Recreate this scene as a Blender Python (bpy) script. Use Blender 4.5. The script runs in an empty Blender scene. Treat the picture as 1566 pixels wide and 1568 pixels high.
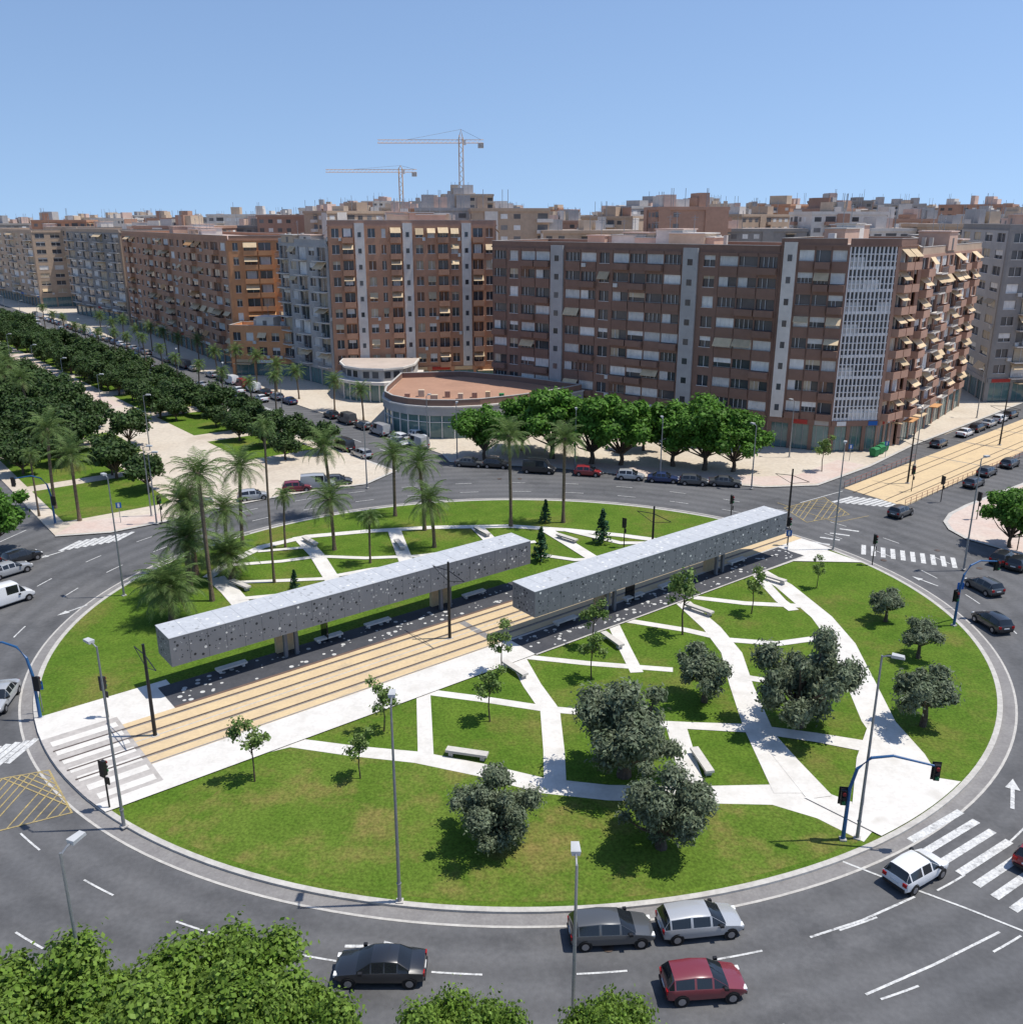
import bpy, math, random
import numpy as np
from mathutils import Vector, Matrix
R=random.Random(7)
scene=bpy.context.scene
# ---------------------------------------------------------------- survey
H=36.0; F=1400.0; TH=math.atan(449/1400.0); CT,ST=math.cos(TH),math.sin(TH)
def P(u,v,h=0.0):
    """site survey: ground (or height h) point seen on the survey print"""
    t=v-784; dn=F*ST+t*CT; fw=F*CT-t*ST; s=(H-h)/dn
    return ((u-783)*s, fw*s)
TD=(.783,.622); ND=(-.622,.783)
def TN(t,n): return (t*TD[0]+n*ND[0], t*TD[1]+n*ND[1])
IC=(0.5,79.0); IA,IB=41.0,38.0
def ell(a,off=0): return (IC[0]+(IA+off)*math.cos(a), IC[1]+(IB+off)*math.sin(a))
# ---------------------------------------------------------------- materials
MATS={}
def mat(name,c1,c2=None,scale=1.0,rough=.8,metal=0,bump=0,bscale=None,island=0,c3=None,s3=.05,th3=.6,fine=None,spec=.3,stretch=None,tracks=0):
    m=bpy.data.materials.new(name); m.use_nodes=True; nt=m.node_tree; N=nt.nodes; L=nt.links
    b=N['Principled BSDF']; b.inputs['Roughness'].default_value=rough; b.inputs['Metallic'].default_value=metal
    b.inputs['Specular IOR Level'].default_value=spec
    g=N.new('ShaderNodeNewGeometry'); c2=c2 or tuple(x*.8 for x in c1)
    pos=g.outputs['Position']
    if stretch:
        mp=N.new('ShaderNodeVectorMath'); mp.operation='MULTIPLY'; mp.inputs[1].default_value=stretch
        L.new(pos,mp.inputs[0]); pos=mp.outputs[0]
    n=N.new('ShaderNodeTexNoise'); n.inputs['Scale'].default_value=scale; n.inputs['Detail'].default_value=6; n.inputs['Roughness'].default_value=.65
    L.new(pos,n.inputs['Vector'])
    r=N.new('ShaderNodeValToRGB'); r.color_ramp.elements[0].position=.35; r.color_ramp.elements[1].position=.65
    r.color_ramp.elements[0].color=(*c1,1); r.color_ramp.elements[1].color=(*c2,1)
    L.new(n.outputs['Fac'],r.inputs['Fac']); out=r.outputs['Color']
    if c3:
        n3=N.new('ShaderNodeTexNoise'); n3.inputs['Scale'].default_value=s3; n3.inputs['Detail'].default_value=7; n3.inputs['Roughness'].default_value=.7
        L.new(pos,n3.inputs['Vector'])
        r3=N.new('ShaderNodeValToRGB'); r3.color_ramp.elements[0].position=th3-.06; r3.color_ramp.elements[1].position=th3+.12
        L.new(n3.outputs['Fac'],r3.inputs['Fac'])
        mx=N.new('ShaderNodeMix'); mx.data_type='RGBA'; L.new(r3.outputs['Color'],mx.inputs[0]); L.new(out,mx.inputs[6]); mx.inputs[7].default_value=(*c3,1); out=mx.outputs[2]
    def mul(val):
        nonlocal out
        vm=N.new('ShaderNodeVectorMath'); vm.operation='SCALE'; L.new(out,vm.inputs[0]); L.new(val,vm.inputs['Scale']); out=vm.outputs[0]
    if tracks:  # tyre wear following the circulating lanes
        a=N.new('ShaderNodeVectorMath'); a.operation='SUBTRACT'; a.inputs[1].default_value=(IC[0],IC[1],0); L.new(g.outputs['Position'],a.inputs[0])
        s_=N.new('ShaderNodeVectorMath'); s_.operation='MULTIPLY'; s_.inputs[1].default_value=(IB/IA,1,0); L.new(a.outputs[0],s_.inputs[0])
        le=N.new('ShaderNodeVectorMath'); le.operation='LENGTH'; L.new(s_.outputs[0],le.inputs[0])
        mm=N.new('ShaderNodeMath'); mm.operation='MULTIPLY'; mm.inputs[1].default_value=2*math.pi/2.15; L.new(le.outputs['Value'],mm.inputs[0])
        sn=N.new('ShaderNodeMath'); sn.operation='SINE'; L.new(mm.outputs[0],sn.inputs[0])
        mr=N.new('ShaderNodeMapRange'); mr.inputs['From Min'].default_value=-1; mr.inputs['To Min'].default_value=1-tracks; mr.inputs['To Max'].default_value=1+tracks*.5; L.new(sn.outputs[0],mr.inputs[0]); mul(mr.outputs[0])
    if fine:
        n4=N.new('ShaderNodeTexNoise'); n4.inputs['Scale'].default_value=fine[0]; n4.inputs['Detail'].default_value=4
        L.new(g.outputs['Position'],n4.inputs['Vector'])
        mr=N.new('ShaderNodeMapRange'); mr.inputs['From Min'].default_value=.3; mr.inputs['From Max'].default_value=.7
        mr.inputs['To Min'].default_value=1-fine[1]; mr.inputs['To Max'].default_value=1+fine[1]; L.new(n4.outputs['Fac'],mr.inputs[0]); mul(mr.outputs[0])
    if island:
        mr=N.new('ShaderNodeMapRange'); mr.inputs['To Min'].default_value=1-island; mr.inputs['To Max'].default_value=1+island
        L.new(g.outputs['Random Per Island'],mr.inputs[0]); mul(mr.outputs[0])
    L.new(out,b.inputs['Base Color'])
    if bump:
        bn=N.new('ShaderNodeTexNoise'); bn.inputs['Scale'].default_value=bscale or 8; bn.inputs['Detail'].default_value=5
        L.new(g.outputs['Position'],bn.inputs['Vector'])
        bp=N.new('ShaderNodeBump'); bp.inputs['Strength'].default_value=bump; bp.inputs['Distance'].default_value=.1
        L.new(bn.outputs['Fac'],bp.inputs['Height']); L.new(bp.outputs[0],b.inputs['Normal'])
    MATS[name]=m; return m
def leafmat(name,c1,c2,trans=.25):
    m=mat(name,c1,c2,scale=.9,rough=.6,island=.45,spec=.25); nt=m.node_tree; N=nt.nodes; L=nt.links
    b=N['Principled BSDF']; out=N['Material Output']; tr=N.new('ShaderNodeBsdfTranslucent')
    src=b.inputs['Base Color'].links[0].from_socket; L.new(src,tr.inputs['Color'])
    mx=N.new('ShaderNodeMixShader'); mx.inputs[0].default_value=trans; L.new(b.outputs[0],mx.inputs[1]); L.new(tr.outputs[0],mx.inputs[2]); L.new(mx.outputs[0],out.inputs['Surface'])
mat('ground',(.34,.29,.23),(.26,.23,.19),scale=.03,fine=(.4,.15))
mat('asphalt',(.1,.101,.105),(.125,.124,.125),scale=.1,rough=.85,fine=(3,.1),c3=(.076,.077,.08),s3=.16,th3=.55,bump=.15,bscale=20,tracks=.12)
mat('gutter',(.24,.23,.22),(.19,.18,.175),scale=.8,fine=(5,.1))
mat('kerb',(.5,.48,.44),(.4,.38,.35),scale=1.2,fine=(4,.1))
mat('paving',(.56,.53,.48),(.47,.44,.40),scale=.4,fine=(3,.08),c3=(.38,.35,.31),s3=.35,th3=.66)
mat('white_path',(.66,.635,.59),(.57,.545,.5),scale=.6,fine=(4,.06),c3=(.47,.44,.39),s3=.5,th3=.62)
mat('pink_paving',(.52,.40,.34),(.55,.47,.41),scale=.25,fine=(3,.08))
mat('crossing_paving',(.36,.335,.31),(.43,.4,.37),scale=.8,fine=(3,.1))
mat('sand_paving',(.5,.43,.34),(.56,.50,.41),scale=.2,fine=(2,.1),c3=(.44,.37,.29),s3=.1,th3=.55)
mat('tram_bed',(.60,.46,.27),(.54,.41,.25),scale=.5,fine=(4,.08),c3=(.44,.35,.23),s3=.6,th3=.62)
mat('rail_steel',(.1,.075,.06),(.16,.12,.1),scale=2,rough=.4,metal=.3)
mat('dark_paving',(.05,.052,.06),(.07,.072,.08),scale=.6,fine=(4,.1))
mat('white_inlay',(.58,.58,.56))
mat('grass',(.068,.13,.013),(.1,.162,.02),scale=.3,rough=.9,fine=(5,.3),c3=(.145,.15,.035),s3=.13,th3=.56,bump=.7,bscale=9,spec=.1)
mat('grass_dry',(.076,.135,.015),(.108,.162,.024),scale=.25,rough=.9,fine=(5,.32),c3=(.19,.16,.05),s3=.17,th3=.54,bump=.7,bscale=9,spec=.1)
mat('road_white',(.62,.62,.6),(.46,.46,.45),scale=2.5,fine=(7,.2),c3=(.2,.2,.2),s3=1.8,th3=.58)
mat('road_yellow',(.42,.32,.12),(.24,.2,.12),scale=2.5,fine=(7,.2))
mat('station_metal',(.165,.175,.195),(.145,.155,.175),scale=.8,rough=.55,metal=.15,bump=.1,bscale=3)
mat('station_top',(.5,.515,.53),(.46,.475,.495),scale=.8,rough=.55,metal=.1,fine=(3,.08))
mat('perforation_dark',(.03,.033,.038)); mat('perforation_light',(.7,.7,.68)); mat('perforation_mid',(.34,.35,.36))
mat('galvanised',(.3,.31,.32),(.24,.25,.26),scale=3,rough=.45,metal=.5)
mat('lamp_head',(.5,.51,.51),rough=.4)
mat('blue_paint',(.03,.11,.26),(.02,.09,.22),rough=.4)
mat('black_paint',(.02,.02,.022),rough=.4); mat('sign_blue',(.02,.12,.4)); mat('red_lens',(.2,.02,.02)); mat('green_lens',(.02,.14,.05))
mat('tyre',(.015,.015,.016),rough=.8); mat('car_glass',(.015,.018,.022),rough=.08,spec=.7); mat('hub',(.4,.4,.42),rough=.3,metal=.7)
mat('head_light',(.8,.8,.78),rough=.15); mat('tail_light',(.4,.01,.01),rough=.2)
mat('bark',(.12,.09,.065),(.07,.05,.035),scale=4,bump=.6,bscale=12)
mat('palm_bark',(.2,.15,.1),(.11,.08,.055),scale=5,bump=.8,bscale=10)
leafmat('olive_leaves',(.105,.14,.075),(.2,.235,.15),.3); leafmat('broad_leaves',(.075,.18,.02),(.11,.23,.035),.35)
leafmat('near_leaves',(.12,.21,.025),(.185,.28,.05),.38)
leafmat('dark_leaves',(.033,.07,.018),(.06,.10,.026),.25); leafmat('young_leaves',(.12,.2,.045),(.18,.25,.075),.3)
leafmat('palm_leaves',(.085,.15,.04),(.15,.21,.065),.3); leafmat('dry_fronds',(.25,.18,.09),(.2,.14,.07),.1); leafmat('conifer_leaves',(.03,.085,.04),(.05,.115,.055),.15)
def wm(n,c,k=.84): mat(n,c,tuple(x*k for x in c),scale=.15,fine=(1.2,.09),bump=.08,bscale=6)
wm('brick_brown',(.235,.145,.11)); wm('brick_orange',(.45,.25,.16)); wm('brick_tan',(.40,.245,.18)); wm('brick_dark',(.15,.1,.08)); wm('wall_grey',(.4,.39,.38)); wm('wall_darkgrey',(.25,.24,.23))
wm('wall_white',(.64,.6,.55)); wm('wall_cream',(.54,.43,.32)); wm('wall_beige',(.45,.34,.25)); wm('wall_pink',(.52,.36,.28)); wm('wall_apricot',(.6,.29,.14)); wm('roof_tile',(.38,.22,.15)); wm('roof_gravel',(.5,.42,.36)); wm('roof_pink',(.6,.45,.38))
mat('window_glass',(.035,.04,.05),(.075,.08,.088),scale=.3,rough=.12,spec=.6,island=.4)
mat('window_far',(.1,.095,.095),(.17,.16,.15),scale=.2,rough=.4,island=.5)
mat('blind_white',(.66,.65,.62),island=.2); mat('blind_beige',(.45,.38,.28),island=.2); mat('blind_brown',(.2,.12,.08),island=.2)
mat('awning',(.6,.46,.29),island=.2); mat('awning_orange',(.55,.3,.13),island=.15); mat('frame_white',(.7,.7,.69)); mat('ac_unit',(.6,.6,.58)); mat('shop_glass',(.07,.14,.14),(.11,.18,.18),rough=.1,spec=.6,island=.3)
mat('sign_red',(.4,.05,.04)); mat('crane_paint',(.6,.38,.2)); mat('concrete',(.46,.44,.41)); mat('rail_red',(.3,.12,.1)); mat('green_bin',(.03,.2,.07))
for n,c in dict(white=(.7,.71,.72),silver=(.42,.43,.44),black=(.018,.02,.025),grey=(.09,.095,.1),red=(.26,.025,.03),blue=(.03,.05,.13),beige=(.4,.36,.3),darkred=(.17,.025,.035)).items():
    m=mat('paint_'+n,c,c,rough=.28,metal=.25 if n in('silver','grey','blue') else 0,spec=.6)
    m.node_tree.nodes['Principled BSDF'].inputs['Coat Weight'].default_value=.6
# ---------------------------------------------------------------- mesh builder
class MB:
    def __init__(s): s.v=[];s.f=[];s.m=[];s.mats=[]
    def mi(s,m):
        if m not in s.mats: s.mats.append(m)
        return s.mats.index(m)
    def face(s,pts,m):
        i=len(s.v); s.v.extend([tuple(p) for p in pts]); s.f.append(tuple(range(i,i+len(pts)))); s.m.append(s.mi(m))
    def hexa(s,b,t,m):
        i=len(s.v); s.v.extend(b); s.v.extend(t); n=len(b); k=s.mi(m)
        s.f.append(tuple(range(i+n-1,i-1,-1))); s.f.append(tuple(range(i+n,i+2*n)))
        for j in range(n): s.f.append((i+j,i+(j+1)%n,i+n+(j+1)%n,i+n+j))
        s.m.extend([k]*(n+2))
    def prism(s,poly,z0,z1,m): s.hexa([(x,y,z0) for x,y in poly],[(x,y,z1) for x,y in poly],m)
    def obox(s,o,d,s0,s1,o0,o1,z0,z1,m):
        nx,ny=d[1],-d[0]
        c=[(o[0]+d[0]*a+nx*b,o[1]+d[1]*a+ny*b) for a,b in((s0,o0),(s0,o1),(s1,o1),(s1,o0))]
        s.prism(c,z0,z1,m)
    def box(s,x0,x1,y0,y1,z0,z1,m): s.prism([(x0,y0),(x1,y0),(x1,y1),(x0,y1)],z0,z1,m)
    def tube(s,pts,rad,m,n=8,cap=True):
        if not hasattr(rad,'__len__'): rad=[rad]*len(pts)
        i0=len(s.v); k=s.mi(m); pv=[Vector(p) for p in pts]
        for j,p in enumerate(pv):
            d=(pv[min(j+1,len(pv)-1)]-pv[max(j-1,0)]).normalized()
            a=d.cross(Vector((0,0,1)) if abs(d.z)<.9 else Vector((1,0,0))).normalized(); b=d.cross(a)
            for q in range(n):
                t=2*math.pi*q/n; s.v.append(tuple(p+(a*math.cos(t)+b*math.sin(t))*rad[j]))
        for j in range(len(pv)-1):
            for q in range(n):
                s.f.append((i0+j*n+q,i0+j*n+(q+1)%n,i0+(j+1)*n+(q+1)%n,i0+(j+1)*n+q)); s.m.append(k)
        if cap:
            s.f.append(tuple(i0+q for q in range(n))); s.f.append(tuple(i0+(len(pv)-1)*n+q for q in range(n-1,-1,-1))); s.m+= [k,k]
    def quads(s,arr,m):
        i0=len(s.v); n=arr.shape[0]; s.v.extend(map(tuple,arr.reshape(-1,3).tolist())); k=s.mi(m)
        s.f.extend([(i0+4*j,i0+4*j+1,i0+4*j+2,i0+4*j+3) for j in range(n)]); s.m.extend([k]*n)
    def mesh(s,name):
        me=bpy.data.meshes.new(name); me.from_pydata(s.v,[],s.f)
        for m in s.mats: me.materials.append(MATS[m])
        me.polygons.foreach_set('material_index',s.m); me.update(); return me
    def build(s,name,loc=(0,0,0),smooth=False,parent=None):
        o=bpy.data.objects.new(name,s.mesh(name)); scene.collection.objects.link(o); o.location=loc
        if smooth: o.data.shade_smooth(); o.data.set_sharp_from_angle(angle=math.radians(38))
        if parent: o.parent=parent
        return o
    def split(s,name):
        e=bpy.data.objects.new(name,None); scene.collection.objects.link(e)
        for k,mn in enumerate(s.mats):
            sub=MB(); remap={}
            for f,mi in zip(s.f,s.m):
                if mi!=k: continue
                g=[]
                for i in f:
                    if i not in remap: remap[i]=len(sub.v); sub.v.append(s.v[i])
                    g.append(remap[i])
                sub.f.append(tuple(g)); sub.m.append(0)
            sub.mats=[mn]; sub.build(mn+'_part',parent=e)
        return e
def inst(me,name,x,y,z=0,rot=0,sc=1,sz=None):
    o=bpy.data.objects.new(name,me); scene.collection.objects.link(o); o.location=(x,y,z); o.rotation_euler=(0,0,rot)
    o.scale=(sc,sc,sz or sc); return o
# ---------------------------------------------------------------- ground & roads
mb=MB(); mb.face([(-6000,-800,-.03),(6000,-800,-.03),(6000,9000,-.03),(-6000,9000,-.03)],'ground'); mb.build('ground')
mb=MB()
mb.face([(IC[0]+120*math.cos(a),IC[1]+100*math.sin(a),0) for a in np.linspace(0,2*math.pi,96,endpoint=False)],'asphalt')
def strip_tn(t0,t1,n0,n1,z,m): mb.face([(*TN(t0,n0),z),(*TN(t1,n0),z),(*TN(t1,n1),z),(*TN(t0,n1),z)],m)
strip_tn(66,82,90,900,.003,'asphalt'); strip_tn(6,23,60,900,.006,'asphalt')
mb.face([(45,70,.009),(60,60,.009),(600,520,.009),(600,700,.009),(60,140,.009),(40,125,.009)],'asphalt')
mb.build('road')
mb=MB()
farblock=[(-10.8,142),(-9.4,137.5),(8,133.5),(22,128),(35.4,123.5),(43.2,124.4),(54.4,134.7),(67,148.7),(104,184.7),(504,584),(504,1600),(-1200,1600),TN(81,900)]
mb.prism(farblock,-.02,.13,'sand_paving'); mb.build('pavement')
parkpoly=[P(85,822),P(170,816),P(250,800),P(330,780),P(400,766),P(480,752),P(560,742),P(605,722),TN(67,160),TN(67,900),TN(22,900)]
mb=MB(); mb.prism(parkpoly,-.02,.13,'sand_paving'); mb.build('park_promenade')
rb=[P(1480,826),P(1455,812),P(1447,800),P(1455,788),P(1480,775),P(1566,742),(150,190),(150,100),P(1600,858),P(1566,850)]
mb=MB(); mb.prism(rb,-.02,.13,'pink_paving'); mb.build('pavement')
mb=MB(); mb.prism([(-80,-40),(80,-40),(80,10),(40,24),(15,30.2),(-8,31),(-28,29),(-80,10)],-.02,.13,'paving'); mb.build('pavement')
mb=MB(); mb.prism([TN(-60,120),TN(7,112),TN(7,900),TN(-60,900)],-.02,.13,'sand_paving'); mb.build('pavement')
def strip(mb,pts,w,z,m,closed=False):
    n=len(pts); L=[];Rr=[]
    for i in range(n):
        a=Vector(pts[i-1] if (i>0 or closed) else pts[i]); b=Vector(pts[(i+1)%n] if (i<n-1 or closed) else pts[i]); c=Vector(pts[i])
        d1=(c-a).normalized() if (c-a).length>1e-6 else (b-c).normalized(); d2=(b-c).normalized() if (b-c).length>1e-6 else d1
        nn=Vector((-(d1+d2).y,(d1+d2).x)).normalized(); k=1/max(.5,nn.dot(Vector((-d1.y,d1.x))))
        ww=w if not hasattr(w,'__len__') else w[i]
        L.append(c+nn*ww/2*k); Rr.append(c-nn*ww/2*k)
    for i in range(n if closed else n-1):
        j=(i+1)%n; mb.face([(*Rr[i],z),(*Rr[j],z),(*L[j],z),(*L[i],z)],m)
mb=MB(); strip(mb,farblock[:10],.5,.136,'kerb'); strip(mb,parkpoly[:9]+[TN(67,400)],.5,.137,'kerb'); strip(mb,rb,.5,.138,'kerb',True)
mb.face([(*p,.134) for p in [P(85,820),P(170,814),P(250,798),P(265,785),P(120,800)]],'pink_paving')
strip(mb,[(-9,140.5),(9,136),(24,130.5),(36,126.5),(43,127.5),(52.5,137)],4.5,.134,'pink_paving')
mb.build('kerb')
mb=MB()
bt=[P(1292,748),P(1566,642),(504,602),(520,575),P(1566,692),P(1385,776)]
mb.prism(bt,-.02,.06,'tram_bed'); 
b0=Vector(P(1338,762)); b1=Vector(P(1566,667)); dd=(b1-b0).normalized(); nn=Vector((-dd.y,dd.x))
for o in(-3,-1.6,1.6,3):
    a=b0+nn*o; b=b0+dd*600+nn*o; strip(mb,[a,b],.16,.066,'rail_steel')
for k in range(2,30):
    c=b0+dd*k*14; strip(mb,[c-nn*6,c+nn*6],.3,.064,'gutter')
mb.build('tramway')
# ---------------------------------------------------------------- island
AN=np.linspace(0,2*math.pi,180,endpoint=False)
mb=MB(); ZI=.15
mb.prism([ell(a) for a in AN],-.01,ZI,'grass'); mb.build('lawn')
mb=MB()
def ring(o0,o1,z,m):
    for i in range(180):
        a,b=AN[i],AN[(i+1)%180]; mb.face([(*ell(a,o0),z),(*ell(a,o1),z),(*ell(b,o1),z),(*ell(b,o0),z)],m)
for i in range(180):
    a,b=AN[i],AN[(i+1)%180]
    mb.prism([ell(a,0.002),ell(a,.38),ell(b,.38),ell(b,.002)],0,ZI+.012,'kerb')
ring(.38,1.25,.016,'gutter'); ring(1.25,1.42,.02,'kerb'); mb.build('kerb')
mb=MB()
paths_s=[
 ([(350,1163),(445,1137),(540,1150),(640,1160),(740,1180),(830,1203),(930,1214),(1050,1217),(1180,1217),(1260,1234),(1340,1268)],[.8,1.2,1.3,1.4,1.5,1.7,1.7,1.8,2.2,3.0,3.6]),
 ([(1150,868),(1200,897),(1258,945),(1290,985),(1315,1040),(1345,1105),(1385,1155),(1408,1190)],[1.8,1.9,2.0,2.2,2.4,2.5,2.8,2.6]),
 ([(648,1058),(652,1162)],1.1),([(655,1060),(740,1071),(838,1086),(885,1090)],.9),
 ([(790,1005),(815,1050),(842,1088),(848,1150),(850,1207)],1.5),([(795,1005),(900,1016),(1030,1026)],.8),
 ([(935,948),(955,990),(975,1030)],1.1),([(945,948),(1050,965),(1115,980)],.9),
 ([(1045,922),(1090,962),(1120,1000),(1135,1050),(1160,1115),(1210,1215)],[1.6,1.7,1.8,1.9,2.1,2.2]),
 ([(1062,915),(1140,924),(1225,928)],.9),([(1112,980),(1190,986),(1270,975)],.9),([(1130,1036),(1180,1044)],.9),
 ([(1155,876),(1195,920),(1215,935)],1.1),([(985,1108),(1060,1112),(1150,1116),(1250,1130),(1340,1146)],[.9,1.0,1.2,1.3,1.6]),
 ([(1035,1112),(1050,1165),(1065,1215)],1.5),([(1165,1118),(1205,1165),(1255,1222)],[1.4,1.5,1.8]),
 ([(1345,1105),(1330,1165),(1335,1240)],[1.2,1.6,2.4])]
paths_n=[
 ([(318,885),(350,862),(400,838),(470,822),(560,814),(660,808),(780,806),(870,812),(950,820),(1040,832)],1.2),
 ([(330,885),(352,905),(378,935)],1.8),([(345,893),(420,890),(510,886)],.8),([(348,866),(430,860),(490,852)],.8),([(458,822),(485,850),(512,893)],1.6),
 ([(480,852),(560,855),(640,852),(745,838)],.8),([(603,811),(612,835),(625,868)],1.6),([(505,884),(570,872),(625,868)],.8),
 ([(728,806),(745,822),(762,840)],1.6),([(755,836),(820,830)],.8),([(835,811),(870,832),(915,860)],1.5),([(865,812),(950,832),(1010,832)],.9),([(825,850),(880,858),(930,856)],.8),([(365,918),(430,912),(520,900)],.8),([(395,845),(480,838)],.7)]
z=ZI+.01
for pts,w in paths_s+paths_n:
    strip(mb,[P(u,v,.15) for u,v in pts],w,z,'white_path'); z+=.0021
tip=[ell(a,-.02) for a in np.linspace(math.radians(-57.5),math.radians(-44),8)]
mb.face([(*p,z) for p in tip]+[(*P(u,v,.15),z) for u,v in [(1418,1190),(1395,1168),(1345,1120),(1330,1150),(1322,1235),(1230,1222)]],'white_path'); z+=.003
mb.face([(*P(u,v,.15),z) for u,v in [(1130,868),(1200,826),(1262,842),(1320,862),(1215,860),(1165,878)]],'white_path'); z+=.003
mb.build('footpath')
mb=MB()
fr=[P(u,v,.15) for u,v in [(400,1160),(445,1146),(540,1158),(640,1169),(740,1190),(830,1213),(930,1224),(1050,1227),(1180,1228),(1250,1244),(1320,1270)]]
arc=[ell(a,-.4) for a in np.linspace(math.radians(-58),math.radians(-132),40)]
arc=[p for p in arc if p[0]<fr[-1][0]-.5 and p[0]>-22]
mb.face([(*p,ZI+.004) for p in fr+arc],'grass_dry'); mb.build('lawn')
# platforms & tracks
mb=MB(); Z=z+.004
def tn(t0,t1,n0,n1,z,m,mbx=None): (mbx or mb).face([(*TN(t0,n0),z),(*TN(t1,n0),z),(*TN(t1,n1),z),(*TN(t0,n1),z)],m)
def tedge(n,off=.36):
    best=[]
    for a in np.linspace(0,2*math.pi,1440):
        x,y=ell(a,off)
        if abs(x*ND[0]+y*ND[1]-n)<.12: best.append(x*TD[0]+y*TD[1])
    return min(best),max(best)
def tnclip(n0,n1,z,m,tmin=None,tmax=None,steps=8):
    lo=[];hi=[]; ns=np.linspace(n0,n1,steps)
    for n in ns:
        l,h=tedge(n); lo.append(l if tmin is None else max(l,tmin)); hi.append(h if tmax is None else min(h,tmax))
    mb.face([(*TN(l,n),z) for l,n in zip(lo,ns)][::-1]+[(*TN(h,n),z) for h,n in zip(hi,ns)],m)
tnclip(54.6,69.8,Z,'white_path',tmax=19.5); tnclip(54.6,58.2,Z+.003,'white_path',tmin=19.4,tmax=47)
tnclip(54.0,66.5,Z,'white_path',tmin=84); tnclip(58.2,64.8,Z+.006,'tram_bed',tmin=14.6)
tnclip(55.8,66.2,Z+.003,'crossing_paving',tmax=14.6)
tn(18.5,57,64.8,68.8,Z+.008,'dark_paving'); tn(46,85,54.6,58.2,Z+.008,'dark_paving')
tn(18.5,57,64.75,65.05,Z+.012,'brick_dark'); tn(46,85,58.0,58.25,Z+.012,'kerb'); tn(46,85,54.4,54.6,Z+.003,'kerb')
for n in(59.45,60.95,62.55,64.05):
    a_,b_=tedge(n,0); tn(a_,b_,n-.09,n+.09,Z+.018,'rail_steel'); tn(a_+4,b_,n-.22,n-.11,Z+.010,'gutter')
tn(14.6,58,61.68,61.8,Z+.01,'kerb'); tn(14.6,58,58.25,58.4,Z+.01,'gutter'); tn(44.5,45.2,59,64,Z+.0094,'gutter')
for k in range(7):
    nn0=56.2+k*1.42; e=max(tedge(nn0,-.1)[0],tedge(nn0+.75,-.1)[0]); tn(e,14.3,nn0,nn0+.75,Z+.014,'white_path')
for k in range(260):
    if k%2: t=R.uniform(19,56.5); n=R.uniform(65.3,68.5)
    else: t=R.uniform(46.5,84.5); n=R.uniform(54.9,57.8)
    r=R.choice([.07,.1,.14,.2]); c=TN(t,n)
    mb.face([(c[0]+r*math.cos(a),c[1]+r*math.sin(a),Z+.013+k*.00002) for a in np.linspace(0,2*math.pi,10,endpoint=False)],'white_inlay')
mb.build('tram_platform')
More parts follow.
